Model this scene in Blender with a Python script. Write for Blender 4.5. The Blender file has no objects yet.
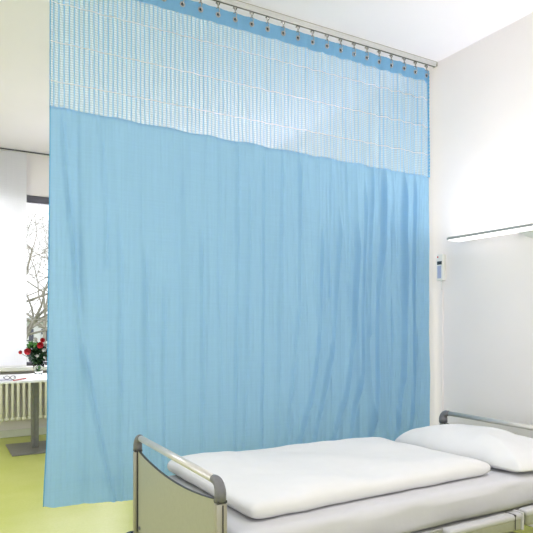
import bpy, bmesh, math, random
from mathutils import Vector, Matrix, noise
C = bpy.context.scene.collection
R = math.radians
random.seed(4)
# ------------------------------------------------------------------ camera
F = 582.0; CX = 266.5; HZ = 325.0; CAMZ = 1.27; TH = R(29.66)
cs, sn = math.cos(TH), math.sin(TH)
cd = bpy.data.cameras.new('camera'); cam = bpy.data.objects.new('camera', cd); C.objects.link(cam)
cam.location = (0, 0, CAMZ); cam.rotation_euler = (R(90), 0, -TH)
cd.sensor_width = 36; cd.lens = F/533*36; cd.shift_y = (HZ-266.5)/533; cd.clip_start = .05; cd.clip_end = 200
bpy.context.scene.camera = cam
def at(px, py, Y=None, X=None, Z=None):
    u = (px-CX)/F; v = (HZ-py)/F
    dx = u*cs+sn; dy = -u*sn+cs
    if Y is not None: d = Y/dy
    elif X is not None: d = X/dx
    else: d = (Z-CAMZ)/v
    return Vector((dx*d, dy*d, CAMZ+v*d))
XW, YW, ZC, YC = 3.268, 7.16, 3.237, 3.17      # head wall, window wall, ceiling, curtain plane

# ------------------------------------------------------------------ materials
def mat(name, col, rough=.5, metal=0, spec=.5, var=0, vscale=8, bump=0, bscale=60, trans=0, ior=1.45, emit=None, estr=0, stretch=None, sheen=0):
    m = bpy.data.materials.new(name); m.use_nodes = True
    nt = m.node_tree; b = nt.nodes['Principled BSDF']
    b.inputs['Base Color'].default_value = (*col, 1); b.inputs['Roughness'].default_value = rough
    b.inputs['Metallic'].default_value = metal; b.inputs['Specular IOR Level'].default_value = spec
    b.inputs['Transmission Weight'].default_value = trans; b.inputs['IOR'].default_value = ior
    if sheen: b.inputs['Sheen Weight'].default_value = sheen
    if emit: b.inputs['Emission Color'].default_value = (*emit, 1); b.inputs['Emission Strength'].default_value = estr
    tc = nt.nodes.new('ShaderNodeTexCoord'); mp = nt.nodes.new('ShaderNodeMapping')
    nt.links.new(tc.outputs['Object'], mp.inputs[0])
    if stretch: mp.inputs['Scale'].default_value = stretch
    if var:
        n = nt.nodes.new('ShaderNodeTexNoise'); n.inputs['Scale'].default_value = vscale; n.inputs['Detail'].default_value = 4
        r = nt.nodes.new('ShaderNodeValToRGB'); nt.links.new(mp.outputs[0], n.inputs['Vector'])
        r.color_ramp.elements[0].position = .3; r.color_ramp.elements[1].position = .7
        r.color_ramp.elements[0].color = (*[c*(1-var) for c in col], 1); r.color_ramp.elements[1].color = (*[min(1, c*(1+var)) for c in col], 1)
        nt.links.new(n.outputs['Fac'], r.inputs[0]); nt.links.new(r.outputs[0], b.inputs['Base Color'])
    if bump:
        n = nt.nodes.new('ShaderNodeTexNoise'); n.inputs['Scale'].default_value = bscale; n.inputs['Detail'].default_value = 3
        bp = nt.nodes.new('ShaderNodeBump'); bp.inputs['Strength'].default_value = bump; bp.inputs['Distance'].default_value = .01
        nt.links.new(mp.outputs[0], n.inputs['Vector']); nt.links.new(n.outputs['Fac'], bp.inputs['Height']); nt.links.new(bp.outputs[0], b.inputs['Normal'])
    return m
M = {}
M['wall'] = mat('wall_paint', (.89, .84, .835), .85, var=.012, vscale=3, bump=.06, bscale=220)
M['ceiling'] = mat('ceiling_paint', (.905, .87, .945), .9, var=.01, vscale=2, bump=.04, bscale=180)
M['track'] = mat('brushed_aluminium', (.70, .70, .71), .35, metal=.3, var=.05, vscale=40, stretch=(.2, 8, 8))
M['dark_slot'] = mat('dark_slot', (.06, .06, .065), .6, var=.1, vscale=30)
M['chrome'] = mat('hook_steel', (.55, .54, .53), .25, metal=.9, var=.05, vscale=50)
M['eyelet'] = mat('eyelet_steel', (.45, .43, .42), .3, metal=.9, var=.05, vscale=50)
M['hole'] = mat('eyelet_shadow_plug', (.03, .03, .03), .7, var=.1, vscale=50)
M['alu'] = mat('bed_aluminium', (.60, .59, .56), .35, metal=.4, var=.04, vscale=30)
M['alu_dark'] = mat('bed_post_metal', (.40, .385, .33), .38, metal=.6, var=.05, vscale=30)
M['cap'] = mat('grey_plastic', (.165, .165, .175), .5, var=.08, vscale=90)
M['panel'] = mat('sage_laminate', (.33, .335, .25), .45, var=.03, vscale=60, bump=.02, bscale=300)
M['edge'] = mat('dark_edging', (.05, .05, .05), .5, var=.1, vscale=40)
M['linen'] = mat('white_linen', (.74, .74, .74), .85, var=.01, vscale=12, bump=.12, bscale=22, sheen=.1)
M['sheet'] = mat('white_sheet', (.60, .60, .62), .88, var=.015, vscale=9, bump=.15, bscale=14, sheen=.1)
M['railgrey'] = mat('rail_plastic', (.50, .50, .50), .4, var=.03, vscale=40)
M['black'] = mat('black_rubber', (.02, .02, .025), .45, var=.1, vscale=50)
M['shiny_black'] = mat('bumper_plastic', (.02, .02, .05), .15, var=.1, vscale=50)
M['white_plastic'] = mat('white_plastic', (.83, .83, .81), .35, var=.01, vscale=40)
M['lcd'] = mat('dark_display', (.04, .05, .06), .2, var=.2, vscale=90)
M['keypad'] = mat('keypad_blue', (.42, .47, .68), .4, var=.12, vscale=180)
M['red'] = mat('red_lamp', (.65, .03, .03), .3, var=.05, vscale=60)
M['glow'] = mat('lamp_diffuser', (.95, .95, .95), .4, var=.01, vscale=20, emit=(1, .98, .96), estr=1.5)
M['upglow'] = mat('uplight_diffuser', (.95, .95, .95), .4, var=.01, vscale=20, emit=(1, .98, .96), estr=36)
M['lampbody'] = mat('lamp_aluminium', (.42, .42, .39), .4, metal=.5, var=.04, vscale=40)
M['white_top'] = mat('white_laminate', (.86, .86, .87), .3, var=.01, vscale=15)
M['steel_leg'] = mat('grey_steel', (.25, .245, .24), .42, metal=.5, var=.08, vscale=25)
M['radiator'] = mat('radiator_enamel', (.78, .78, .62), .35, var=.02, vscale=30)
M['lower'] = mat('baseboard_paint', (.74, .76, .66), .6, var=.02, vscale=12)
M['frame'] = mat('window_frame_grey', (.115, .11, .135), .45, var=.06, vscale=20)
M['red_petal'] = mat('red_petals', (.62, .025, .04), .55, var=.25, vscale=60)
M['white_petal'] = mat('white_petals', (.85, .84, .78), .6, var=.06, vscale=60)
M['leaf'] = mat('dark_leaves', (.018, .06, .02), .45, var=.5, vscale=30)
M['leaf2'] = mat('fresh_leaves', (.08, .24, .05), .5, var=.4, vscale=40)
M['paper'] = mat('magazine_paper', (.50, .50, .58), .5, var=.08, vscale=18)
M['bark'] = mat('pale_bark', (.36, .33, .28), .9, var=.25, vscale=6, bump=.5, bscale=18)
M['bark2'] = mat('grey_bark', (.22, .2, .18), .9, var=.3, vscale=6, bump=.5, bscale=18)
M['facade'] = mat('pale_facade', (.86, .86, .86), .9, var=.05, vscale=2)
M['facade_win'] = mat('dark_window_glass', (.10, .10, .13), .2, var=.2, vscale=2)
M['roof'] = mat('grey_roof', (.6, .6, .6), .8, var=.15, vscale=6)
M['grass'] = mat('winter_lawn', (.20, .25, .10), .95, var=.3, vscale=3)
M['glasses'] = mat('black_spectacle_frame', (.02, .02, .03), .3, var=.1, vscale=50)
M['water_glass'] = mat('clear_glass', (.95, .98, .96), .03, trans=1, ior=1.3, var=.01, vscale=5)

def floor_mat():
    m = bpy.data.materials.new('green_linoleum'); m.use_nodes = True
    nt = m.node_tree; b = nt.nodes['Principled BSDF']
    tc = nt.nodes.new('ShaderNodeTexCoord')
    n = nt.nodes.new('ShaderNodeTexNoise'); n.inputs['Scale'].default_value = 2.2; n.inputs['Detail'].default_value = 6
    n2 = nt.nodes.new('ShaderNodeTexNoise'); n2.inputs['Scale'].default_value = 60; n2.inputs['Detail'].default_value = 3
    mx = nt.nodes.new('ShaderNodeMix'); mx.data_type = 'FLOAT'; mx.inputs[0].default_value = .35
    r = nt.nodes.new('ShaderNodeValToRGB')
    r.color_ramp.elements[0].position = .35; r.color_ramp.elements[0].color = (.44, .48, .085, 1)
    r.color_ramp.elements[1].position = .68; r.color_ramp.elements[1].color = (.52, .545, .16, 1)
    L = nt.links.new
    L(tc.outputs['Object'], n.inputs['Vector']); L(tc.outputs['Object'], n2.inputs['Vector'])
    L(n.outputs['Fac'], mx.inputs[2]); L(n2.outputs['Fac'], mx.inputs[3]); L(mx.outputs[0], r.inputs[0]); L(r.outputs[0], b.inputs['Base Color'])
    b.inputs['Roughness'].default_value = .33; b.inputs['Specular IOR Level'].default_value = .35
    bp = nt.nodes.new('ShaderNodeBump'); bp.inputs['Strength'].default_value = .05; bp.inputs['Distance'].default_value = .02
    n3 = nt.nodes.new('ShaderNodeTexNoise'); n3.inputs['Scale'].default_value = 7
    L(tc.outputs['Object'], n3.inputs['Vector']); L(n3.outputs['Fac'], bp.inputs['Height']); L(bp.outputs[0], b.inputs['Normal'])
    return m
M['floor'] = floor_mat()

def cloth_mat(name, col, tr, weave=True, mesh=False, tcol=None):
    """woven cloth: diffuse + translucent, with a fine weave; the netting adds real openings between its threads"""
    m = bpy.data.materials.new(name); m.use_nodes = True
    nt = m.node_tree; nt.nodes.remove(nt.nodes['Principled BSDF']); out = nt.nodes['Material Output']; L = nt.links.new
    uv = nt.nodes.new('ShaderNodeUVMap')
    nz = nt.nodes.new('ShaderNodeTexNoise'); nz.inputs['Scale'].default_value = 1; nz.inputs['Detail'].default_value = 3
    mp = nt.nodes.new('ShaderNodeMapping'); mp.inputs['Scale'].default_value = (110, 1.2, 1); L(uv.outputs[0], mp.inputs[0]); L(mp.outputs[0], nz.inputs['Vector'])
    nz2 = nt.nodes.new('ShaderNodeTexNoise'); nz2.inputs['Scale'].default_value = 1; nz2.inputs['Detail'].default_value = 3
    mp2 = nt.nodes.new('ShaderNodeMapping'); mp2.inputs['Scale'].default_value = (4, 110, 1); L(uv.outputs[0], mp2.inputs[0]); L(mp2.outputs[0], nz2.inputs['Vector'])
    ad = nt.nodes.new('ShaderNodeMath'); ad.operation = 'ADD'; L(nz.outputs['Fac'], ad.inputs[0]); L(nz2.outputs['Fac'], ad.inputs[1])
    hf = nt.nodes.new('ShaderNodeMath'); hf.operation = 'MULTIPLY'; hf.inputs[1].default_value = .5; L(ad.outputs[0], hf.inputs[0])
    r = nt.nodes.new('ShaderNodeValToRGB'); L(hf.outputs[0], r.inputs[0])
    r.color_ramp.elements[0].position = .3; r.color_ramp.elements[1].position = .7
    r.color_ramp.elements[0].color = (*[c*.965 for c in col], 1); r.color_ramp.elements[1].color = (*[min(1, c*1.035) for c in col], 1)
    df = nt.nodes.new('ShaderNodeBsdfDiffuse'); tl = nt.nodes.new('ShaderNodeBsdfTranslucent'); mx = nt.nodes.new('ShaderNodeMixShader')
    L(r.outputs[0], df.inputs[0])
    if tcol: tl.inputs[0].default_value = (*tcol, 1)
    else: L(r.outputs[0], tl.inputs[0])
    mx.inputs[0].default_value = tr; L(df.outputs[0], mx.inputs[1]); L(tl.outputs[0], mx.inputs[2])
    if not mesh: L(mx.outputs[0], out.inputs[0]); return m
    sp = nt.nodes.new('ShaderNodeSeparateXYZ'); L(uv.outputs[0], sp.inputs[0])
    def node(op, a, b=None, c=None):
        n = nt.nodes.new('ShaderNodeMath'); n.operation = op
        for i, x in enumerate((a, b, c)):
            if x is None: continue
            if isinstance(x, (int, float)): n.inputs[i].default_value = x
            else: L(x, n.inputs[i])
        return n.outputs[0]
    X, Z = sp.outputs[0], sp.outputs[1]
    def frac(v, p): return node('FRACT', node('DIVIDE', v, p))
    wob = nt.nodes.new('ShaderNodeTexNoise'); wob.inputs['Scale'].default_value = 9; L(uv.outputs[0], wob.inputs['Vector'])
    Xw = node('ADD', X, node('MULTIPLY', wob.outputs['Fac'], .006))
    rib = node('LESS_THAN', frac(Xw, .0255), .26)               # vertical chains of knots
    rung = node('LESS_THAN', frac(Z, .0128), .60)               # cross threads
    line = node('LESS_THAN', frac(node('ADD', Z, -2.535+2.05), .205), .015)   # dropped row, an open line
    ribc = nt.nodes.new('ShaderNodeMix'); ribc.data_type = 'RGBA'; L(rib, ribc.inputs[0]); L(r.outputs[0], ribc.inputs[6]); ribc.inputs[7].default_value = (.15, .42, .72, 1)
    L(ribc.outputs[2], df.inputs[0]); L(ribc.outputs[2], tl.inputs[0])
    keep = node('SUBTRACT', 1.0, line)
    a = node('MAXIMUM', node('MULTIPLY', rib, .80), node('MULTIPLY', rung, .56))
    a = node('MAXIMUM', a, .40)
    a = node('MULTIPLY', a, node('MAXIMUM', keep, .12))
    tp = nt.nodes.new('ShaderNodeBsdfTransparent'); m2 = nt.nodes.new('ShaderNodeMixShader')
    L(a, m2.inputs[0]); L(tp.outputs[0], m2.inputs[1]); L(mx.outputs[0], m2.inputs[2]); L(m2.outputs[0], out.inputs[0])
    return m
BLUE = (.31, .54, .76)
M['curtain'] = cloth_mat('blue_curtain_cloth', BLUE, .48)
M['header'] = cloth_mat('blue_header_cloth', (.20, .42, .66), .3)
M['net'] = cloth_mat('blue_netting', (.42, .68, .88), .45, mesh=True)
M['binding'] = cloth_mat('blue_binding', (.12, .40, .68), .1)
M['blind'] = cloth_mat('white_blind_cloth', (.80, .80, .83), .30)

def pane_mat():
    m = bpy.data.materials.new('window_glass'); m.use_nodes = True
    nt = m.node_tree; nt.nodes.remove(nt.nodes['Principled BSDF']); L = nt.links.new
    tp = nt.nodes.new('ShaderNodeBsdfTransparent'); gl = nt.nodes.new('ShaderNodeBsdfGlossy'); gl.inputs['Roughness'].default_value = .02
    fr = nt.nodes.new('ShaderNodeFresnel'); fr.inputs[0].default_value = 1.3; mx = nt.nodes.new('ShaderNodeMixShader')
    L(fr.outputs[0], mx.inputs[0]); L(tp.outputs[0], mx.inputs[1]); L(gl.outputs[0], mx.inputs[2]); L(mx.outputs[0], nt.nodes['Material Output'].inputs[0])
    return m
M['pane'] = pane_mat()

# ------------------------------------------------------------------ mesh helpers
def box(bm, x0, x1, y0, y1, z0, z1, bev=0, seg=2):
    r = bmesh.ops.create_cube(bm, size=1)
    for v in r['verts']:
        v.co = Vector(((x0+x1)/2+v.co.x*(x1-x0), (y0+y1)/2+v.co.y*(y1-y0), (z0+z1)/2+v.co.z*(z1-z0)))
    if bev:
        es = list({e for v in r['verts'] for e in v.link_edges})
        bmesh.ops.bevel(bm, geom=es, offset=bev, segments=seg, profile=.5, affect='EDGES')
def tube(bm, pts, rad, seg=10, caps=True, flat=None):
    pts = [Vector(p) for p in pts]; n = len(pts)
    if not hasattr(rad, '__len__'): rad = [rad]*n
    rings = []; up = None
    for i, p in enumerate(pts):
        t = (pts[min(i+1, n-1)]-pts[max(i-1, 0)]).normalized()
        if up is None:
            up = Vector((0, 0, 1)) if abs(t.z) < .9 else Vector((1, 0, 0))
        s = t.cross(up).normalized(); up = s.cross(t).normalized()
        rings.append([bm.verts.new(p+(s*math.cos(a)+up*math.sin(a)*(flat or 1))*rad[i]) for a in [2*math.pi*k/seg for k in range(seg)]])
    for a, b in zip(rings, rings[1:]):
        for k in range(seg): bm.faces.new((a[k], a[(k+1) % seg], b[(k+1) % seg], b[k]))
    if caps:
        bm.faces.new(rings[0][::-1]); bm.faces.new(rings[-1])
def lathe(bm, prof, cx=0, cy=0, seg=24, axis='z', closed=False):
    rings = []
    for r, h in prof:
        ring = []
        for k in range(seg):
            a = 2*math.pi*k/seg; c, s = max(r, 1e-5)*math.cos(a), max(r, 1e-5)*math.sin(a)
            ring.append(bm.verts.new((cx+c, cy+s, h) if axis == 'z' else ((cx+c, h, cy+s) if axis == 'y' else (h, cx+c, cy+s))))
        rings.append(ring)
    prs = list(zip(rings, rings[1:]))
    if closed: prs.append((rings[-1], rings[0]))
    for a, b in prs:
        for k in range(seg): bm.faces.new((a[k], a[(k+1) % seg], b[(k+1) % seg], b[k]))
def grid(bm, nx, ny, fn, uvfn=None):
    vs = [[bm.verts.new(fn(i/nx, j/ny)) for j in range(ny+1)] for i in range(nx+1)]
    uvl = bm.loops.layers.uv.verify() if uvfn else None
    for i in range(nx):
        for j in range(ny):
            f = bm.faces.new((vs[i][j], vs[i+1][j], vs[i+1][j+1], vs[i][j+1]))
            if uvfn:
                for l, (a, b) in zip(f.loops, ((i, j), (i+1, j), (i+1, j+1), (i, j+1))): l[uvl].uv = uvfn(a/nx, b/ny)
    return vs
def obj(name, bm, m, parent=None, smooth=False, org=None, merge=False, recalc=True):
    if merge: bmesh.ops.remove_doubles(bm, verts=bm.verts, dist=1e-5)
    if recalc: bmesh.ops.recalc_face_normals(bm, faces=bm.faces)
    off = Vector(org) if org is not None else Vector((0, 0, 0))
    if parent is not None:
        off = Vector(parent['_w'])
    for v in bm.verts: v.co -= off
    me = bpy.data.meshes.new(name); bm.to_mesh(me); bm.free(); me.materials.append(m)
    if smooth:
        for p in me.polygons: p.use_smooth = True
    o = bpy.data.objects.new(name, me); C.objects.link(o)
    if parent is not None: o.parent = parent
    else: o.location = off
    o['_w'] = tuple(off)
    return o
def smooth_by_angle(o, a=40):
    for p in o.data.polygons: p.use_smooth = True
    o.data.set_sharp_from_angle(angle=R(a))
def tag(o, label, cat, group=None, kind=None):
    o['label'] = label; o['category'] = cat
    if group: o['group'] = group
    if kind: o['kind'] = kind
    return o
def thing(name, label, cat, loc, group=None):
    o = bpy.data.objects.new(name, None); C.objects.link(o); o.location = loc; o['_w'] = tuple(loc); o.empty_display_size = .05
    return tag(o, label, cat, group)
def struct(name, bm, m, parent=None):
    o = obj(name, bm, m, parent)
    if parent is None: o['kind'] = 'structure'
    return o
def B(*a, **k):
    bm = bmesh.new(); box(bm, *a, **k); return bm
def copy_tree(o, parent=None):
    c = o.copy(); C.objects.link(c)
    if parent is not None: c.parent = parent
    for ch in list(o.children): copy_tree(ch, c)
    return c

# ------------------------------------------------------------------ the room
XL, YB = -3.2, -3.0
struct('floor', B(XL-.2, XW+.2, YB-.2, YW+.3, -.1, 0), M['floor'])
struct('ceiling', B(XL-.2, XW+.2, YB-.2, YW+.3, ZC, ZC+.12), M['ceiling'])
struct('wall_right', B(XW, XW+.2, YB-.2, YW+.3, 0, ZC), M['wall'])
# window wall with the wide window behind the blind and the curtain
WZ0, WZ1 = .80, 2.77
WX0, WX1 = -.9, 2.1
bm = bmesh.new()
box(bm, XL-.2, WX0, YW, YW+.3, 0, ZC); box(bm, WX1, XW, YW, YW+.3, 0, ZC)
box(bm, WX0, WX1, YW, YW+.3, 0, WZ0-.04); box(bm, WX0, WX1, YW, YW+.3, WZ1, ZC)
struct('wall_back', bm, M['wall'])
# left wall with an added, unseen opening that lets fill light onto bed and curtain
bm = bmesh.new()
box(bm, XL-.2, XL, YB-.2, -1.8, 0, ZC); box(bm, XL-.2, XL, 2.6, YW, 0, ZC)
box(bm, XL-.2, XL, -1.8, 2.6, 0, .8); box(bm, XL-.2, XL, -1.8, 2.6, 2.9, ZC)
struct('wall_left', bm, M['wall'])
bm = bmesh.new()
box(bm, XL, -2.0, YB-.2, YB, 0, ZC); box(bm, 2.6, XW, YB-.2, YB, 0, ZC)
box(bm, -2.0, 2.6, YB-.2, YB, 0, .7); box(bm, -2.0, 2.6, YB-.2, YB, 2.95, ZC)
struct('wall_front', bm, M['wall'])  # unseen opening added behind the camera to let fill light in
struct('baseboard_back', B(XL, XW, YW-.015, YW, 0, .085, bev=.004), M['lower'])
struct('baseboard_right', B(XW-.012, XW, YB, YW-.016, 0, .085, bev=.004), M['wall'])

# window with grey frame
def win(name, x0, x1, y, z0, z1, mullions, mt, fw=.07):
    w = obj(name, (lambda b: (box(b, x0, x1, y, y+.07, z1-fw*1.2, z1), box(b, x0, x1, y, y+.07, z0, z0+fw*.6),
        box(b, x0, x0+fw, y, y+.07, z0+fw*.6, z1-fw*1.2), box(b, x1-fw, x1, y, y+.07, z0+fw*.6, z1-fw*1.2), b)[-1])(bmesh.new()), mt)
    w['kind'] = 'structure'
    for mxx in mullions: obj('mullion', B(mxx-.035, mxx+.035, y+.005, y+.065, z0+fw*.6, z1-fw*1.2), mt, w)
    xs = [x0+fw]+list(mullions)+[x1-fw]
    for a, b in zip(xs, xs[1:]):
        obj('pane', B(a+.03, b-.03, y+.03, y+.036, z0+fw*.6-.005, z1-fw*1.2+.005), M['pane'], w)
    return w
w = win('window_1', WX0, WX1, YW+.05, WZ0, WZ1, (.80-.01, 1.55), M['frame'])
s = obj('window_sill', B(WX0-.1, WX1+.1, 6.975, YW+.05, WZ0-.042, WZ0, bev=.005), M['white_plastic'], w)

# panel blind and its ceiling track
e = at(26.6, 250, Y=7.07).x
t = thing('panel_blind', 'flat white translucent panel blind hanging in front of window left of the vase', 'blind', (e-.9, 7.07, .802))
bm = bmesh.new()
x0 = e-1.75
grid(bm, 40, 30, lambda a, b: Vector((x0+(e-x0)*a, 7.07+.004*math.sin(a*14), .81+(3.21-.81)*b)), lambda a, b: (x0+(e-x0)*a, .83+2.37*b))
obj('blind_cloth', bm, M['blind'], t, smooth=True, recalc=False)
obj('weight_bar', B(x0, e, 7.062, 7.078, .802, .82, bev=.003), M['white_plastic'], t)
t = thing('blind_track', 'thin grey blind track running along ceiling above the window wall', 'track', (.5, 7.07, ZC))
obj('rail', B(-2.5, XW-.3, 7.05, 7.09, ZC-.022, ZC-.001), M['white_plastic'], t)
obj('slot', B(-2.5, XW-.3, 7.046, 7.05, ZC-.020, ZC-.006), M['dark_slot'], t, )

# radiator
NC = 29
t = thing('radiator', 'pale cream column radiator on wall below the window sill', 'radiator', (1.1, 7.06, .2))
RX0, RP = .28, .0585
for i in range(NC):
    bm = bmesh.new(); x = RX0+i*RP
    for yy in (7.0, 7.07):
        tube(bm, [(x, yy, .235), (x, yy, .25), (x, yy, .67), (x, yy, .69)], [.012, .0155, .0155, .012], 8)
    box(bm, x-.024, x+.024, 6.985, 7.085, .205, .245, bev=.010); box(bm, x-.024, x+.024, 6.985, 7.085, .675, .715, bev=.010)
    o = obj('column', bm, M['radiator'], t); smooth_by_angle(o, 50)
bm = bmesh.new(); tube(bm, [(RX0-.02, 7.035, .225), (RX0+NC*RP, 7.035, .225)], .012)
tube(bm, [(RX0-.02, 7.035, .695), (RX0+NC*RP, 7.035, .695)], .012); obj('manifold', bm, M['radiator'], t)
for xx in (.5, 1.2, 1.8):
    obj('bracket', B(xx, xx+.03, 7.085, YW-.001, .24, .3), M['radiator'], t); obj('bracket', B(xx, xx+.03, 7.085, YW-.001, .62, .68), M['radiator'], t)
bm = bmesh.new(); px_ = RX0+NC*RP; tube(bm, [(px_-.01, 7.035, .225), (px_+.03, 7.035, .225), (px_+.04, 7.035, .2), (px_+.04, 7.035, 0)], .009); obj('supply_pipe', bm, M['radiator'], t, smooth=True)

# ------------------------------------------------------------------ table with vase
t = thing('table', 'white pedestal table with grey steel column, below window left of curtain', 'table', (.885, 6.39, 0))
obj('tabletop', B(.22, 1.55, 5.81, 6.63, .730, .752, bev=.004), M['white_top'], t)
bm = B(.858, .887, 6.35, 6.43, .012, .730, bev=.004); obj('column', bm, M['steel_leg'], t)
obj('column', B(.889, .926, 6.35, 6.43, .012, .730, bev=.004), M['steel_leg'], t)
obj('base_plate', B(.645, 1.17, 6.09, 6.69, 0.0, .014, bev=.004), M['steel_leg'], t)

VX, VY = at(38.6, 374, Z=.752).x, at(38.6, 374, Z=.752).y
VY = 6.40; VX = at(38.6, 374, Y=VY).x
t = thing('vase', 'clear glass vase of roses on the white table', 'vase', (VX, VY, .752))
bm = bmesh.new()
lathe(bm, [(0, .752), (.034, .752), (.037, .757), (.042, .79), (.051, .83), (.062, .866), (.059, .866), (.048, .83), (.039, .79), (.034, .764), (0, .762)], VX, VY, 28)
obj('glass', bm, M['water_glass'], t, smooth=True, merge=True)
def leaf(bm, p, d, up, L, W):
    d = d.normalized(); s = d.cross(up).normalized(); n = s.cross(d)
    c = [p+d*L*k/4+n*L*(.25*math.sin(k/4*2.6)) for k in range(5)]
    wd = [.15, .8, 1, .65, .02]
    rows = [[bm.verts.new(c[k]-s*W*wd[k]+n*.15*W*wd[k]), bm.verts.new(c[k]), bm.verts.new(c[k]+s*W*wd[k]+n*.15*W*wd[k])] for k in range(5)]
    for a, b in zip(rows, rows[1:]):
        bm.faces.new((a[0], a[1], b[1], b[0])); bm.faces.new((a[1], a[2], b[2], b[1]))
base = Vector((VX, VY, .79))
bc = Vector((at(38, 352, Y=VY).x, VY, at(38, 352, Y=VY).z))
bm = bmesh.new()
rs = random.Random(7)
for k in range(430):
    th = rs.uniform(0, 2*math.pi); ph = rs.uniform(-1, 1); rr = rs.uniform(.35, 1)
    d = Vector((math.cos(th)*math.sqrt(1-ph*ph), math.sin(th)*math.sqrt(1-ph*ph), ph))
    sc = .105 if ph > -.35 else .072
    p = bc+Vector((d.x*sc*rr, d.y*sc*.9*rr, d.z*.10*rr-.022))
    leaf(bm, p, d+Vector((0, 0, .25)), Vector((rs.uniform(-1, 1), rs.uniform(-1, 1), 1.5)), rs.uniform(.03, .055), rs.uniform(.010, .018))
for k in range(14):
    th = rs.uniform(0, 2*math.pi)
    tube(bm, [base+Vector((math.cos(th)*.02, math.sin(th)*.02, 0)), Vector((VX, VY, .87)) - Vector((math.cos(th)*.03, math.sin(th)*.03, 0)), bc+Vector((math.cos(th)*.06, math.sin(th)*.06, .02))], .003, 6)
o = obj('foliage', bm, M['leaf'], org=(VX, VY, .79)); tag(o, 'dark green leaves filling the bouquet in the vase', 'foliage', kind='stuff')
bm = bmesh.new()
gp = at(33, 346.5, Y=VY-.05)
for k in range(46):
    d = Vector((rs.uniform(-1, 1), rs.uniform(-1, .6), rs.uniform(-.3, 1)))
    leaf(bm, gp+Vector((rs.uniform(-.045, .045), rs.uniform(-.03, .03), rs.uniform(-.022, .03))), d, Vector((rs.uniform(-1, 1), rs.uniform(-1, 1), 1)), .034, .012)
for k in range(16):
    th = rs.uniform(0, 6.28)
    leaf(bm, Vector((VX+.02*math.cos(th), VY+.02*math.sin(th), rs.uniform(.78, .83))), Vector((math.cos(th), math.sin(th), 1.5)), Vector((0, 0, 1)), .04, .010)
tube(bm, [gp, Vector((VX, VY, .87)), base+Vector((0, 0, .0))], .0025, 6)
o = obj('foliage', bm, M['leaf2'], org=tuple(base)); tag(o, 'bright green filler leaves at upper left of the bouquet', 'foliage', kind='stuff')
def bloom(px, py, Y, rad, m, name, label, group, cat='flower'):
    c = at(px, py, Y=Y)
    t = thing(name, label, cat, tuple(c), group)
    bm = bmesh.new(); rr = random.Random(int(px*10))
    for ring, (n, cup, sz) in enumerate(((3, .25, .45), (5, .55, .75), (7, 1.0, 1.0))):
        for k in range(n):
            a = 2*math.pi*(k+.5*ring)/n+rr.uniform(-.1, .1); wv = math.pi/n*1.35
            def fn(u, v, a=a, wv=wv, cup=cup, sz=sz):
                q = a+(u-.5)*2*wv; ph = -1.2+v*(1.25+ .9*(1-cup*.3))
                r = rad*sz*(.35+.65*math.cos(ph*.75)) if ph < 0 else rad*sz*(1-.15*ph*(1.4-cup))
                r *= 1+ .05*math.sin(q*5)
                h = rad*(.75*math.sin(max(-1.4, min(1.4, ph)))) + rad*.18*(1-cup)-rad*.35*(u-.5)**2*2*v
                # face towards room
                loc = Vector((r*math.cos(q), r*math.sin(q), h))
                return c+Matrix.Rotation(R(50), 3, 'X')@loc
            grid(bm, 5, 5, fn)
    o = obj('petals', bm, m, t, smooth=True)
    bm = bmesh.new(); tube(bm, [c+Vector((0, .4*rad, -.4*rad)), (c+Vector((VX, VY, .87)))/2+Vector((0, .01, 0)), Vector((VX, VY, .84)), base], .0025, 6)
    obj('stem', bm, M['leaf2'], t)
bloom(27.4, 351.6, 6.31, .032, M['red_petal'], 'rose', 'large red rose at left side of the bouquet', 'red roses in the vase')
bloom(40.2, 345.2, 6.31, .032, M['red_petal'], 'rose', 'large red rose high in the middle of the bouquet', 'red roses in the vase')
bloom(42.6, 340.2, 6.37, .024, M['red_petal'], 'rose', 'red rose at the very top of the bouquet', 'red roses in the vase')
bloom(20.4, 352.3, 6.33, .018, M['red_petal'], 'rose', 'small red rosebud sticking out furthest left from the bouquet', 'red roses in the vase')
bloom(37.2, 355.8, 6.30, .014, M['white_petal'], 'white_flower', 'small white flower low in the middle of the bouquet', 'white flowers in the vase')
bloom(44.0, 350.0, 6.31, .020, M['white_petal'], 'white_flower', 'white flower just below the high red rose, near curtain edge', 'white flowers in the vase')
bloom(45.4, 345.2, 6.36, .020, M['white_petal'], 'white_flower', 'white flower right of the high red rose', 'white flowers in the vase')
bloom(44.4, 357.0, 6.32, .013, M['white_petal'], 'white_flower', 'small white flower at lower right of the bouquet', 'white flowers in the vase')
bloom(35.5, 339.5, 6.40, .020, M['white_petal'], 'white_flower', 'white flower peeping over the upper leaves of the bouquet', 'white flowers in the vase')

# magazine, glasses, pencil on the table
bm = bmesh.new(); p = at(3, 380, Z=.752)
box(bm, -.17, .12, -.11, .10, .752, .758, bev=.002)
for v in bm.verts: v.co = Matrix.Rotation(R(6), 4, 'Z')@v.co+Vector((p.x-.04, 5.97, 0))
tag(obj('magazine', bm, M['paper'], org=(p.x, 5.97, .752)), 'pale grey magazine lying flat at left of the white tabletop', 'magazine')
t = thing('eyeglasses', 'dark framed eyeglasses lying on the magazine', 'glasses', (at(11, 379, Z=.76).x, 5.93, .758))
GY = 5.93; gx = at(10, 379, Y=GY).x
for k in (-1, 1):
    bm = bmesh.new(); cx = gx+.026*k
    tube(bm, [(cx+.022*math.cos(a), GY+.018*math.sin(a)*.35, .776+.016*math.sin(a)) for a in [2*math.pi*i/16 for i in range(17)]], .0025, 6)
    obj('rim', bm, M['glasses'], t, smooth=True)
    bm = bmesh.new(); tube(bm, [(gx+.05*k, GY, .782), (gx+.05*k, GY+.06, .780), (gx+.046*k, GY+.12, .762)], .0025, 6); obj('temple', bm, M['glasses'], t)
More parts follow.
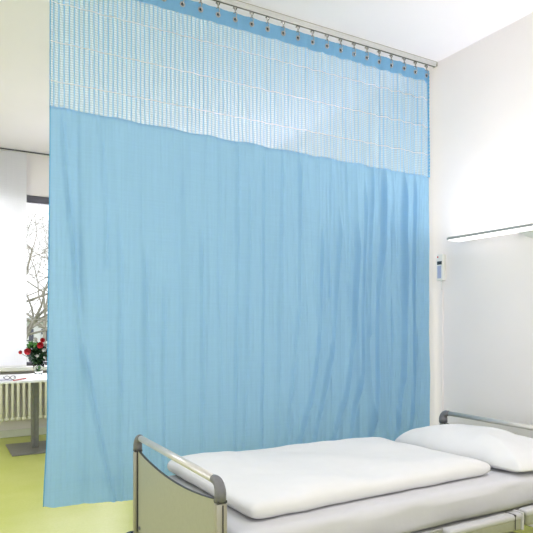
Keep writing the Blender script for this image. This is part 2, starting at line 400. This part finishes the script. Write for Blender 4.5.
bm = bmesh.new(); tube(bm, [(gx-.006, GY, .779), (gx+.006, GY, .779)], .0025, 6); obj('bridge', bm, M['glasses'], t)
a, b = at(13.5, 380.6, Z=.757), at(27, 378.2, Z=.757)
t = thing('pencil', 'red pencil lying on the white table in front of the vase', 'pencil', (a.x, a.y, .752))
d = (b-a)
bm = bmesh.new(); tube(bm, [a+Vector((0, 0, .001)), a+d*.9+Vector((0, 0, .001))], .005, 6); obj('shaft', bm, M['red'], t)
bm = bmesh.new(); tube(bm, [a+d*.9+Vector((0, 0, .001)), b], [.005, .0008], 6); obj('tip', bm, M['red'], t)

# ------------------------------------------------------------------ curtain track
t = thing('curtain_track', 'long aluminium curtain track fixed to the ceiling above the blue curtain', 'track', (1.8, YC, ZC))
TX0, TX1 = .40, 3.258
obj('rail', B(TX0, TX1, YC-.020, YC+.020, ZC-.018, ZC, bev=.003), M['track'], t)
obj('shadow_line', B(TX0, TX1, YC-.0215, YC+.0215, ZC-.0035, ZC), M['alu_dark'], t)  # dark strip imitating the shadow line where rail meets ceiling
obj('channel', B(TX0, TX1, YC-.013, YC+.013, ZC-.030, ZC-.018), M['track'], t)
obj('slot', B(TX0, TX1, YC-.0055, YC+.0055, ZC-.0312, ZC-.030), M['dark_slot'], t)
obj('end_cap', B(TX1, TX1+.008, YC-.021, YC+.021, ZC-.032, ZC, bev=.002), M['alu_dark'], t)
obj('end_cap', B(TX0-.008, TX0, YC-.021, YC+.021, ZC-.032, ZC, bev=.002), M['alu_dark'], t)

# ------------------------------------------------------------------ curtain
CXL, CXR = .516, 3.198
HX = [3.180-.1138*i for i in range(24)]            # hooks, from the wall end
FOLDS = [  # (polyline in the photograph, depth, width): each becomes a raised fold of the cloth
 ([(62, 118), (67, 190), (72, 233), (81, 340), (94, 408), (113, 498)], .013, .015),
 ([(76, 120), (78, 200), (79, 300), (84, 498)], -.010, .022), ([(99, 130), (103, 160), (106, 220)], .008, .014),
 ([(120, 240), (121, 365), (121, 495)], .007, .013), ([(145, 260), (146, 420), (150, 520)], .009, .014), ([(164, 300), (164, 440), (162, 520)], .008, .012),
 ([(180, 180), (182, 300), (184, 520)], -.006, .020), ([(201, 230), (203, 380), (202, 520)], .009, .013), ([(221, 150), (219, 300), (222, 500)], .006, .014),
 ([(238, 150), (237, 300), (234, 500)], .009, .012), ([(250, 190), (247, 360), (243, 500)], .008, .014), ([(264, 160), (263, 300), (259, 500)], .010, .010),
 ([(283, 160), (281, 300), (276, 500)], .009, .016), ([(300, 165), (299, 300), (290, 400), (280, 520)], .010, .013),
 ([(322, 240), (320, 330), (316, 362), (311, 393), (297, 450)], .020, .014), ([(340, 230), (333.6, 337), (323, 403), (308, 460)], .020, .015),
 ([(356, 240), (354, 337), (344, 398), (328, 455)], .022, .014), ([(365, 200), (364, 271), (362, 373), (346, 450)], .020, .013),
 ([(384, 180), (383, 246), (378, 320), (378, 388), (367, 460)], .024, .015), ([(403, 185), (402, 230), (402, 372), (391, 460)], .026, .015),
 ([(416, 190), (415, 236), (413, 400), (405, 470)], .020, .012), ([(392, 220), (392, 330), (386, 470)], -.012, .014),
 ([(331, 165), (330, 220), (329, 260)], .008, .012), ([(346, 170), (347, 220), (347, 280)], .009, .012), ([(372, 175), (371, 230), (371, 300)], .010, .010)]
FW = []
for pl, dp, wd in FOLDS:
    FW.append(([(at(x, y, Y=YC).z, at(x, y, Y=YC).x) for x, y in pl], dp*1.7, wd*.72))
def sstep(a, b, x):
    x = max(0, min(1, (x-a)/(b-a))); return x*x*(3-2*x)
def cy(x, z):
    """cloth depth: pleats under the hooks, long hanging folds below"""
    down = sstep(3.15, 1.2, z); right = sstep(1.4, 3.1, x)
    y = .010*math.cos((x-HX[0])/.1138*2*math.pi)*sstep(1.6, 3.1, z)*(.4+.6*right)
    y += (.006+.006*right)*down*math.sin(x*17+1.3*math.sin(z*1.1+x*3))
    y += (.003+.009*right)*math.sin(x*41+2*math.sin(x*5)+.8*z)*(.3+.7*down)
    y += .02*down*noise.noise(Vector((x*1.7, z*.8, 3)))
    y += .0022*noise.noise(Vector((x*60, z*2.2, 0)))+.0025*noise.noise(Vector((x*25, z*6, 5)))*down
    y -= (.003+.008*right)*down**.5*max(0, 1-3.2*abs(noise.noise(Vector((x*15+z*.5, z*.55, 8)))))**2
    y -= (.002+.004*right)*max(0, 1-3.5*abs(noise.noise(Vector((x*33-z*.4, z*.7, 21)))))**2
    for pl, dp, wd in FW:
        zt, zb = pl[0][0], pl[-1][0]
        if z > zt+.18 or z < zb-.25: continue
        if z >= zt: xx = pl[0][1]
        elif z <= zb: xx = pl[-1][1]
        else:
            for (z1, x1), (z2, x2) in zip(pl, pl[1:]):
                if z2 <= z <= z1: xx = x1+(x2-x1)*(z1-z)/max(1e-6, z1-z2); break
        k = (x-xx)/wd
        if abs(k) < 3.5: y -= dp*math.exp(-k*k*.7)*sstep(zt+.18, zt-.1, z)
    return YC+y
def xl(z):   # left edge drifts outwards towards the hem
    return CXL-.012*sstep(2.4, .9, z)-.020*sstep(1.0, .31, z)**2
def cx(a, z): return xl(z)+(CXR-xl(z))*a
def band(x): return 2.400-.035*(x-CXL)/(CXR-CXL)+.004*math.sin(x*23)+.005*noise.noise(Vector((x*7, 0, 0)))
def hem(x): return .349-.0235*sstep(.47, .57, x)-.022*sstep(.57, 1.0, x)+.003*math.sin(x*11)*sstep(.7, 1.2, x)
HEMH = .125
def meshtop(x): return 3.072+.002*math.sin(x*31)+.004*noise.noise(Vector((x*9, 2, 0)))
def htop(x): return 3.167+.005*math.cos((x-HX[0])/.1138*2*math.pi)
t = thing('privacy_curtain', 'tall light blue hospital curtain with netted top, hanging behind the bed', 'curtain', (1.87, YC, .31))
def panel(bot, top, NX, NZ, yo=0, a0=0, a1=1):
    bm = bmesh.new()
    def fn(a, b):
        a = a0+(a1-a0)*a; x0 = CXL+(CXR-CXL)*a
        z = bot(x0)+(top(x0)-bot(x0))*b; x = cx(a, z)
        return Vector((x, cy(x, z)+yo, z))
    def uv(a, b):
        a = a0+(a1-a0)*a; x0 = CXL+(CXR-CXL)*a; return (x0, bot(x0)+(top(x0)-bot(x0))*b)
    grid(bm, NX, NZ, fn, uv); return bm
o = obj('cloth_panel', panel(lambda x: hem(x)+HEMH, band, 620, 110), M['curtain'], t, smooth=True, recalc=False)
obj('net_panel', panel(band, meshtop, 300, 20), M['net'], t, smooth=True, recalc=False)
obj('header_band', panel(meshtop, htop, 300, 6, -.001), M['header'], t, smooth=True, recalc=False)
# hem doubled and stitched
bm = panel(hem, lambda x: hem(x)+HEMH+.004, 620, 8, -.0004)
obj('hem_fold', bm, M['curtain'], t, smooth=True, recalc=False)
bm = panel(lambda x: band(x)-.006, lambda x: band(x)+.003, 400, 2, -.002); obj('seam_tape', bm, M['curtain'], t, smooth=True, recalc=False)
for side in (1, 0):
    bm = bmesh.new(); pts = []; rad = []
    n = 150 if side else 60
    z0, z1 = 2.37 if side else .335, 3.163
    for i in range(n+1):
        z = z0+(z1-z0)*i/n; x = CXR if side else xl(z)
        pts.append((x, cy(x, z)-.002, z)); rad.append(.0055+.0022*math.sin(i*1.3) if side else .0028)
    tube(bm, pts, rad, 6); obj('edge_binding', bm, M['binding'], t, smooth=True)
GZ = 3.128
for x in HX:
    y = cy(x, GZ)-.003
    bm = bmesh.new()
    prof = [(.0085+.0042+.0042*math.cos(q), y+.003*math.sin(q)) for q in [2*math.pi*i/10 for i in range(10)]]
    lathe(bm, prof, x, GZ, 18, 'y', closed=True)
    g = obj('grommet', bm, M['eyelet'], t, smooth=True)
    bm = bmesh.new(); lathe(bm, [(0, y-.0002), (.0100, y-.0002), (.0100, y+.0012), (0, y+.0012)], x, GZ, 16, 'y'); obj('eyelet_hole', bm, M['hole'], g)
# hooks
ordn = ['first', 'second', 'third', 'fourth', 'fifth', 'sixth', 'seventh', 'eighth', 'ninth', 'tenth', 'eleventh', 'twelfth', 'thirteenth', 'fourteenth', 'fifteenth', 'sixteenth', 'seventeenth', 'eighteenth', 'nineteenth', 'twentieth', 'twenty-first', 'twenty-second', 'twenty-third', 'twenty-fourth']
hz = ZC-.031
proto = thing('curtain_hook', '', 'hook', (HX[0], YC, hz), 'steel hooks holding the blue curtain on its track')
hx = HX[0]
bm = bmesh.new(); box(bm, hx-.012, hx+.012, YC-.008, YC+.008, hz-.010, hz-.0003, bev=.002); obj('glider', bm, M['chrome'], proto)
for s_ in (-1, 1):
    bm = bmesh.new(); tube(bm, [(hx+.011*s_, YC-.006, hz-.006), (hx-.002*s_, YC-.008-.002*s_, hz-.032), (hx-.011*s_, YC-.006, hz-.044)], .0034, 7); obj('arm', bm, M['chrome'], proto, smooth=True)
bm = bmesh.new(); ys = YC-.012
tube(bm, [(hx, YC-.006, hz-.030), (hx, ys-.006, hz-.044), (hx, ys-.010, hz-.062), (hx+.001, ys-.010, GZ-.002), (hx, ys+.002, GZ-.010), (hx, ys+.010, GZ-.004)], .0028, 7)
obj('hook_wire', bm, M['chrome'], proto, smooth=True)
for i, x in enumerate(HX):
    o = proto if i == 0 else copy_tree(proto)
    o.location = (x, cy(x, GZ)-.003+.006, hz) if i else (x, cy(x, GZ)+.003, hz)
    o['label'] = 'steel hook carrying the blue curtain, %s along the track from the wall end' % ordn[i]

# ------------------------------------------------------------------ bed
BX0, BX1, BY0, BY1 = .835, 2.85, 1.780, 2.70     # post centres
bed = thing('hospital_bed', 'adjustable hospital bed with sage footboard and grey tubular end frames', 'bed', (1.84, 2.22, 0))
def arc(c, r, a0, a1, n, pl):   # in the y-z plane
    return [(pl, c[0]+r*math.cos(a0+(a1-a0)*i/n), c[1]+r*math.sin(a0+(a1-a0)*i/n)) for i in range(n+1)]
def endboard(X, top, name, zp, sgn):
    # concave panel
    bm = bmesh.new(); n = 40; y0, y1 = BY0+.020, BY1-.020; zb = .30
    def ztop(k): return zp+.036*(2*k-1)**2
    for xx, yy, dz in ((X-.009, 0, 0),):
        pass
    vs = []
    for i in range(n+1):
        k = i/n; y = y0+(y1-y0)*k
        vs.append([bm.verts.new((X+s*.009, y, z)) for s, z in ((-.6, zb), (-.6, ztop(k)), (.6, ztop(k)), (.6, zb))])
    for a, b in zip(vs, vs[1:]):
        for q in range(4): bm.faces.new((a[q], a[(q+1) % 4], b[(q+1) % 4], b[q]))
    bm.faces.new(vs[0]); bm.faces.new(vs[-1][::-1])
    P = obj(name, bm, M['panel'], bed)
    bm = bmesh.new(); tube(bm, [(X, y0+(y1-y0)*i/n, ztop(i/n)+.001) for i in range(n+1)], .0062, 8, flat=.25); obj('edging', bm, M['edge'], P, smooth=True)
    for yy in (y0+.002, y1-.002): obj('gasket', B(X-.011, X+.011, yy-.003, yy+.003, zb, zp+.036), M['edge'], P)
    # posts with rounded top corners: grey caps, tube rail between
    rr = .038
    zr = top-.016; cr = .0205 if sgn < 0 else .027
    for yc, s in ((BY0, -1), (BY1, 1)):
        bm = bmesh.new(); box(bm, X-.020, X+.020, yc-.015, yc+.015, .27, top-.085, bev=.006)
        q = obj('post', bm, M['alu_dark'], P); smooth_by_angle(q)
        bm = bmesh.new(); box(bm, X+.000, X+.004, yc-.0175 if s < 0 else yc+.0145, yc-.0145 if s < 0 else yc+.0175, .28, top-.09); obj('groove', bm, M['edge'], P)
        # cap: post top bending into the rail
        c = (yc-s*rr, zr-rr)
        a0, a1 = (math.pi, math.pi/2) if s < 0 else (0, math.pi/2)
        pts = [(X, yc, top-.078)]+arc(c, rr, a0, a1, 8, X)+[(X, yc-s*(rr+.015), zr)]
        bm = bmesh.new(); tube(bm, pts, [cr]+[cr-(cr-.0165)*i/8 for i in range(9)]+[.0155], 14)
        for v in bm.verts:
            pass
        o = obj('corner_cap', bm, M['cap'], P, smooth=True)
        box_bm = B(X-.0185, X+.0185, yc-.0165, yc+.0165, top-.084, top-.075, bev=.002); obj('joint_ring', box_bm, M['edge'], P)
        bm = bmesh.new(); lathe(bm, [(0, X-.012), (.008, X-.012), (.009, X-.009), (0, X-.009)], yc-s*.055, .325, 14, 'x'); obj('screw', bm, M['cap'], P)
        # bumper wheel at the foot of the post
        bm = bmesh.new(); zc = .262
        lathe(bm, [(.008, zc-.018), (.028, zc-.018), (.036, zc-.012), (.038, zc), (.036, zc+.012), (.028, zc+.018), (.008, zc+.018)], X+sgn*.02, yc+s*.025, 20); obj('bumper_wheel', bm, M['shiny_black'], P, smooth=True)
    bm = bmesh.new(); tube(bm, [(X, BY0+rr+.012, zr), (X, BY1-rr-.012, zr)], .0148, 16); obj('top_rail', bm, M['alu'], P, smooth=True)
    return P
endboard(BX0, .756, 'footboard', .640, -1)
endboard(BX1, .722, 'headboard', .605, 1)
# frame under the mattress
bm = bmesh.new()
box(bm, BX0+.01, BX1-.01, 1.79, 1.83, .33, .39); box(bm, BX0+.01, BX1-.01, 2.61, 2.65, .33, .39)
for xx in (1.0, 1.5, 2.0, 2.6): box(bm, xx, xx+.04, 1.83, 2.61, .34, .38)
obj('frame', bm, M['alu_dark'], bed)
obj('mattress_platform', B(BX0+.03, BX1-.04, 1.765, 2.665, .39, .412, bev=.004), M['railgrey'], bed)
def siderail(x0, x1, y0, y1, z0, z1):
    bm = bmesh.new(); box(bm, x0, x1, y0, y1, z0, z1, bev=.012, seg=3)
    r = obj('side_rail', bm, M['panel'], bed); smooth_by_angle(r)
    bm = bmesh.new(); box(bm, x0-.006, x1+.002, y0-.004, y1+.004, z1-.022, z1+.004, bev=.010, seg=3); q = obj('rail_cover', bm, M['railgrey'], r); smooth_by_angle(q)
    bm = bmesh.new(); box(bm, x1-.05, x1-.046, y0-.0045, y0-.003, z0+.01, z1-.002); box(bm, x1-.052, x1-.044, y0-.005, y1+.005, z1-.003, z1+.0052); obj('seam', bm, M['edge'], r)
    bm = bmesh.new(); box(bm, x1-.002, x1+.010, y0-.005, y1+.006, z0+.0, z1+.008, bev=.004); q = obj('rail_end', bm, M['railgrey'], r)
    bm = bmesh.new(); box(bm, (x0+x1)/2-.03, (x0+x1)/2+.03, y1-.01 if y1 < 2.2 else 2.64, 1.80 if y1 < 2.2 else y0+.01, .35, .38); obj('pivot_arm', bm, M['alu_dark'], r)
siderail(1.79, 2.225, 1.655, 1.695, .375, .445)
siderail(2.262, 2.72, 1.655, 1.695, .385, .452)
siderail(1.20, 1.755, 1.655, 1.695, .36, .425)
siderail(1.79, 2.225, 2.735, 2.775, .375, .445)
siderail(2.262, 2.72, 2.735, 2.775, .385, .452)
# undercarriage
bm = bmesh.new(); box(bm, 1.0, 2.65, 1.86, 1.91, .13, .18); box(bm, 1.0, 2.65, 2.53, 2.58, .13, .18)
box(bm, 1.0, 1.06, 1.86, 2.58, .13, .18); box(bm, 2.6, 2.65, 1.86, 2.58, .13, .18)
for xx in (1.25, 2.3): box(bm, xx, xx+.08, 2.0, 2.08, .18, .36); box(bm, xx, xx+.08, 2.36, 2.44, .18, .36)
obj('undercarriage', bm, M['alu_dark'], bed)
for xx in (1.04, 2.62):
    for yy in (1.885, 2.555):
        bm = bmesh.new(); lathe(bm, [(.01, yy-.015), (.055, yy-.015), (.06, yy-.008), (.06, yy+.008), (.055, yy+.015), (.01, yy+.015)], xx, .06, 24, 'y')
        cst = obj('castor', bm, M['black'], bed, smooth=True)
        bm = bmesh.new(); box(bm, xx-.012, xx+.012, yy-.025, yy-.018, .055, .13); box(bm, xx-.012, xx+.012, yy+.018, yy+.025, .055, .13); box(bm, xx-.012, xx+.012, yy-.025, yy+.025, .122, .13)
        obj('castor_fork', bm, M['cap'], cst)

# mattress: soft rounded slab with a fitted sheet
def slab(x0, x1, y0, y1, z0, z1, e, nx=120, ny=60, top=None, wr=0):
    """closed soft block: top and bottom sheets share a rounded rim"""
    bm = bmesh.new()
    def prof(d):  # distance from the edge -> rounding factor
        d = max(0, min(1, d/e)); return math.sqrt(max(0, 1-(1-d)**2))
    def P(a, b, up):
        # denser near the edges
        a = .5-.5*math.cos(math.pi*a); b = .5-.5*math.cos(math.pi*b)
        x = x0+(x1-x0)*a; y = y0+(y1-y0)*b
        d = min(x-x0, x1-x, y-y0, y1-y)
        f = prof(d); zm = (z0+z1)/2
        z = zm+(z1-zm)*f if up else zm-(zm-z0)*f
        return Vector((x, y, z))
    T = [[bm.verts.new(P(i/nx, j/ny, True)) for j in range(ny+1)] for i in range(nx+1)]
    Bt = [[bm.verts.new(P(i/nx, j/ny, False)) if 0 < i < nx and 0 < j < ny else T[i][j] for j in range(ny+1)] for i in range(nx+1)]
    for i in range(nx):
        for j in range(ny):
            bm.faces.new((T[i][j], T[i+1][j], T[i+1][j+1], T[i][j+1]))
            q = (Bt[i][j], Bt[i][j+1], Bt[i+1][j+1], Bt[i+1][j])
            try: bm.faces.new(q)
            except ValueError: pass
    return bm
MZ = .553
bm = bmesh.new(); box(bm, .872, 2.818, 1.762, 2.668, .414, MZ, bev=.040, seg=6)
bmesh.ops.subdivide_edges(bm, edges=[e_ for e_ in bm.edges if e_.calc_length() > .3], cuts=60, use_grid_fill=True)
for v in bm.verts:
    side = 1 if v.co.z < MZ-.02 else 0
    n_ = noise.noise(Vector((v.co.x*5, v.co.y*4, v.co.z*14)))*.009
    n2_ = noise.noise(Vector((v.co.x*2.2+v.co.z*9, v.co.y*3, 4)))*.006
    v.co.y += (n_+n2_)*side
    if v.co.z > .5 and .9 < v.co.x < 2.78: v.co.z += .0025*noise.noise(Vector((v.co.x*8, v.co.y*8, 1)))
o = obj('mattress', bm, M['sheet'], org=(1.845, 2.215, .414), smooth=True)
tag(o, 'mattress in a white fitted sheet lying on the hospital bed', 'mattress')

def plump(outline, thick, zfloor, nr=26, na=160, power=.42, und=.10, lump=.006, seed=0, creases=None, rimz=None):
    """cushion-like closed body: outline(a) gives the rim; the top swells, the underside rests on the bed"""
    bm = bmesh.new()
    c = Vector((sum(outline(i/na).x for i in range(na))/na, sum(outline(i/na).y for i in range(na))/na, 0))
    def P(r, a, up):
        o_ = outline(a); p = c.lerp(Vector((o_.x, o_.y, 0)), r)
        f = max(0, 1-r**thick[2])**power
        if up:
            z = zfloor+thick[1]+(thick[0]-thick[1])*f
            z += lump*noise.noise(Vector((p.x*4, p.y*4, seed)))*min(1, 4*(1-r))+lump*.35*noise.noise(Vector((p.x*13, p.y*13, seed+9)))*min(1, 6*(1-r)+.15)
            if creases: z += creases(p)*min(1, 5*(1-r))
        else:
            z = zfloor+.0015+(thick[1]-.0015)*(1-min(1, f*1.6))
        return Vector((p.x, p.y, z))
    rs_ = [math.sin(math.pi/2*i/nr) for i in range(nr+1)]
    for up in (True, False):
        ctr = bm.verts.new(P(0, 0, up)); prev = None
        for i in range(1, nr+1):
            ring = [bm.verts.new(P(rs_[i], k/na, up)) for k in range(na)]
            for k in range(na):
                k2 = (k+1) % na
                if prev is None: bm.faces.new((ctr, ring[k], ring[k2]))
                else: bm.faces.new((prev[k], ring[k], ring[k2], prev[k2]))
            prev = ring
    bmesh.ops.remove_doubles(bm, verts=bm.verts, dist=5e-4)
    return bm
def quad_outline(p00, p10, p11, p01, soft=.07, wob=.006, seed=0, pinch=.02):
    """rounded four-cornered rim with slightly bowed sides"""
    P = [Vector(p) for p in (p00, p10, p11, p01)]
    def f(a):
        a = (a*4) % 4; i = int(a); k = a-i
        A, B_ = P[i], P[(i+1) % 4]; cen = (P[0]+P[1]+P[2]+P[3])/4
        q = A.lerp(B_, k)
        q = q+(q-cen).normalized()*(-pinch)*math.sin(math.pi*k)
        # soften the corner
        e = min(k, 1-k); L = (B_-A).length*e
        if L < soft: q = q.lerp(cen, .24*(1-L/soft)**2*soft/ (q-cen).length)
        q = q+Vector((noise.noise(Vector((q.x*7, q.y*7, seed))), noise.noise(Vector((q.x*7, q.y*7, seed+3))), 0))*wob
        return q
    return f
# duvet
def dcre(p):
    z = .010*sstep(1.5, 2.15, p.x)*sstep(1.9, 2.5, p.y)+.016*sstep(1.5, 1.1, p.x)*sstep(2.1, 2.6, p.y)
    # shallow press marks
    z += .0035*math.sin(p.x*9+p.y*14+2*noise.noise(Vector((p.x*2, p.y*2, 0))))
    return z
bm = plump(quad_outline((.985, 1.845, 0), (2.32, 1.875, 0), (2.25, 2.62, 0), (.97, 2.71, 0), wob=.010, seed=2, pinch=.004), (.082, .030, 8), MZ+.003, nr=34, na=240, power=.40, lump=.011, seed=1, creases=dcre)
o = obj('duvet', bm, M['linen'], org=(1.65, 2.25, MZ), smooth=True)
tag(o, 'large white duvet spread flat over the mattress, ending before the pillow', 'duvet')
# pillow
def pcre(p):
    d = max(0, 1-((p.x-2.56)/.26)**2)
    return .004*math.sin(p.y*30+4*noise.noise(Vector((p.x*4, p.y*4, 7))))*(1-d*.6)
bm = plump(quad_outline((2.385, 1.775, 0), (2.80, 1.80, 0), (2.80, 2.64, 0), (2.335, 2.60, 0), soft=.05, wob=.012, seed=8, pinch=-.006), (.148, .028, 2.6), MZ+.003, nr=30, na=200, power=.62, lump=.016, seed=5, creases=pcre)
o = obj('pillow', bm, M['linen'], org=(2.57, 2.2, MZ), smooth=True)
tag(o, 'plump white pillow at the headboard end of the bed', 'pillow')

# ------------------------------------------------------------------ things on the head wall
t = thing('wall_lamp', 'long slim bed lamp with glowing underside fixed on the right wall', 'lamp', (XW, 2.2, 1.86))
LZ = 1.858; LY0, LY1 = 1.5, 2.875
bm = bmesh.new(); pr = [(3.068, LZ), (3.068, LZ+.012), (3.085, LZ+.020), (3.19, LZ+.020), (3.19, LZ)]
vs0 = [bm.verts.new((x, LY0, z)) for x, z in pr]; vs1 = [bm.verts.new((x, LY1, z)) for x, z in pr]
for k in range(5): bm.faces.new((vs0[k], vs0[(k+1) % 5], vs1[(k+1) % 5], vs1[k]))
bm.faces.new(vs0); bm.faces.new(vs1[::-1]); obj('housing', bm, M['lampbody'], t)
obj('diffuser', B(3.078, 3.188, LY0+.015, LY1-.004, LZ-.006, LZ, bev=.002), M['glow'], t)
obj('uplight_diffuser', B(3.11, 3.18, LY0+.02, LY1-.02, LZ+.020, LZ+.024), M['upglow'], t)
bm = bmesh.new()
def br(a, b):
    y = 2.2+(a-.5)*.50; k = abs(a-.5)*2; h = .075*(1-k**3)+.004
    return Vector((XW-.002-.075*(1-b)*(1-.3*k), y, LZ+.018-h*(b**.6)))
grid(bm, 24, 8, br); box(bm, XW-.07, XW, 2.05, 2.35, LZ-.004, LZ+.016)
obj('bracket', bm, M['white_plastic'], t, smooth=False)

t = thing('call_handset', 'small white call handset with dark display mounted on wall beside curtain', 'handset', (XW, 3.13, 1.6))
HY0, HY1, HZ0, HZ1 = 3.068, 3.130, 1.597, 1.792
XF = XW-.036
obj('body', B(XF, XW, HY0, HY1, HZ0, HZ1, bev=.006), M['white_plastic'], t)
obj('display', B(XF-.002, XF+.001, HY0+.008, HY1-.010, 1.715, 1.740), M['lcd'], t)
obj('keypad', B(XF-.0015, XF+.001, HY0+.014, HY1-.012, 1.615, 1.706), M['keypad'], t)
bm = bmesh.new(); lathe(bm, [(0, XF-.003), (.006, XF-.003), (.006, XF+.001), (0, XF+.001)], HY1-.016, 1.772, 12, 'x'); obj('signal_lamp', bm, M['red'], t)
bm = bmesh.new()
tube(bm, [(XW-.012, 3.104, 1.60), (XW-.006, 3.106, 1.55), (XW-.006, 3.103, 1.53)], .0035, 8)
obj('cord', bm, M['white_plastic'], t, smooth=True)
tag(obj('cable_trunking', B(XW-.010, XW, 3.094, 3.112, .095, 1.53, bev=.002), M['wall'], org=(XW, 3.125, .095)), 'narrow wall-coloured cable trunking running down below the call handset', 'trunking')

# ------------------------------------------------------------------ outdoors
struct('ground', B(-60, 80, YW+.3, 90, -1.2, -1.0), M['grass'])
def tree(name, label, root, h, lean, seed, m, r0, targets=None):
    rr = random.Random(seed); bm = bmesh.new()
    def grow(p, d, L, r, lvl):
        n = 5; pts = [p]; rad = [r]; q = p.copy(); dd = d.normalized()
        for i in range(n):
            dd = (dd+Vector((rr.uniform(-1, 1), rr.uniform(-1, 1), rr.uniform(-.5, .7)))*.17).normalized()
            q = q+dd*L/n; pts.append(q.copy()); rad.append(r*(1-.55*(i+1)/n))
        tube(bm, pts, rad, 7 if lvl < 2 else 4, caps=False)
        if lvl >= 5: return
        for k in range(4 if lvl < 3 else 3):
            j = rr.choice((2, 3, 4, 5))
            ax = Vector((rr.uniform(-1, 1), rr.uniform(-1, 1), rr.uniform(-.25, .7))).normalized()
            grow(pts[j], dd*.55+ax*.85, L*rr.uniform(.6, .8), rad[j]*.72, lvl+1)
    grow(Vector(root), Vector(lean), h, r0, 0)
    o = obj(name, bm, m, org=root, recalc=False); tag(o, label, 'tree'); return o
tree('tree', 'bare pale tree with dense crooked branches outside the window', (at(-8, 400, Y=12).x, 12, -1.0), 2.6, (.20, 0, 1), 11, M['bark'], .085)
tree('tree', 'bare darker tree farther off behind the pale one', (at(78, 400, Y=15).x, 15, -1.0), 2.8, (-.18, 0, 1), 5, M['bark'], .085)
tree('tree', 'bare grey tree standing farthest back behind the other branches', (at(40, 400, Y=20).x, 20, -1.0), 3.4, (.05, 0, 1), 23, M['bark'], .08)
# building
Yb = 34
t = thing('building', 'pale distant house with dark windows seen low through the window', 'building', (at(36, 340, Y=Yb).x, Yb, -1))
bx = at(36, 340, Y=Yb).x; zt = at(36, 322, Y=Yb).z
obj('wall', B(bx-14, bx+10, Yb, Yb+8, -1, zt), M['facade'], t)
obj('roof', B(bx-14.3, bx+10.3, Yb-.3, Yb+8.3, zt, zt+.25), M['roof'], t)
for xx in (-9, -6, -3): pass
for x_, y0_, y1_ in ((30, 329, 341), (44.5, 329, 341), (30, 350, 364), (44.5, 350, 364), (16, 329, 341), (2, 329, 341), (60, 329, 341), (76, 329, 341)):
    a = at(x_-3.4, y1_, Y=Yb); b = at(x_+3.4, y0_, Y=Yb)
    f = obj('window', B(a.x, b.x, Yb-.06, Yb+.02, a.z, b.z), M['facade_win'], t)
    obj('window_blind', B(a.x+.1, b.x-.35, Yb-.09, Yb-.06, a.z+.05, a.z+(b.z-a.z)*.55), M['facade'], f)

# ------------------------------------------------------------------ light
W = bpy.data.worlds.new('overcast_sky'); bpy.context.scene.world = W; W.use_nodes = True
nt = W.node_tree; bg = nt.nodes['Background']
tc = nt.nodes.new('ShaderNodeTexCoord'); sp = nt.nodes.new('ShaderNodeSeparateXYZ'); rp = nt.nodes.new('ShaderNodeValToRGB')
nt.links.new(tc.outputs['Generated'], sp.inputs[0]); nt.links.new(sp.outputs['Z'], rp.inputs[0]); nt.links.new(rp.outputs[0], bg.inputs[0])
rp.color_ramp.elements[0].color = (.95, .96, .98, 1); rp.color_ramp.elements[1].color = (.88, .94, 1, 1)
bg.inputs[1].default_value = 1.9
def area(name, loc, rot, sx, sy, P, col=(1, 1, 1)):
    l = bpy.data.lights.new(name, 'AREA'); l.shape = 'RECTANGLE'; l.size = sx; l.size_y = sy; l.energy = P; l.color = col
    o = bpy.data.objects.new(name, l); C.objects.link(o); o.location = loc; o.rotation_euler = rot; return o
# daylight in the back window; left and front fills added in unseen openings
area('fill_left', (XL-.22, .4, 1.85), (0, R(-90), 0), 2.1, 4.4, 60, (.975, .955, 1))
area('fill_front', (.3, YB-.22, 1.85), (R(90), 0, 0), 4.6, 2.2, 12, (.975, .955, 1))
area('daylight_back', (.6, YW+.32, 1.8), (R(-90), 0, 0), 2.9, 1.9, 90, (.96, .955, 1))
# added ceiling fills without fixtures, over the bed and the rear room
area('ceiling_fill', (1.9, .9, ZC-.02), (0, 0, 0), 1.5, .8, 34, (.985, .95, 1))
area('ceiling_fill', (-1.3, 4.9, ZC-.02), (0, 0, 0), 1.4, 2.0, 95, (.89, .91, 1))
# added upward fill without fixture, brightens the ceiling behind the curtain
area('rear_upfill', (3.1, 5.2, 1.70), (R(180), R(12), 0), .2, 1.6, 16, (.96, .93, 1))

vs = bpy.context.scene.view_settings
vs.view_transform = 'Standard'; vs.look = 'None'; vs.gamma = 1; vs.exposure = -.12; vs.use_curve_mapping = False
for o in bpy.data.objects:
    if '_w' in o: del o['_w']
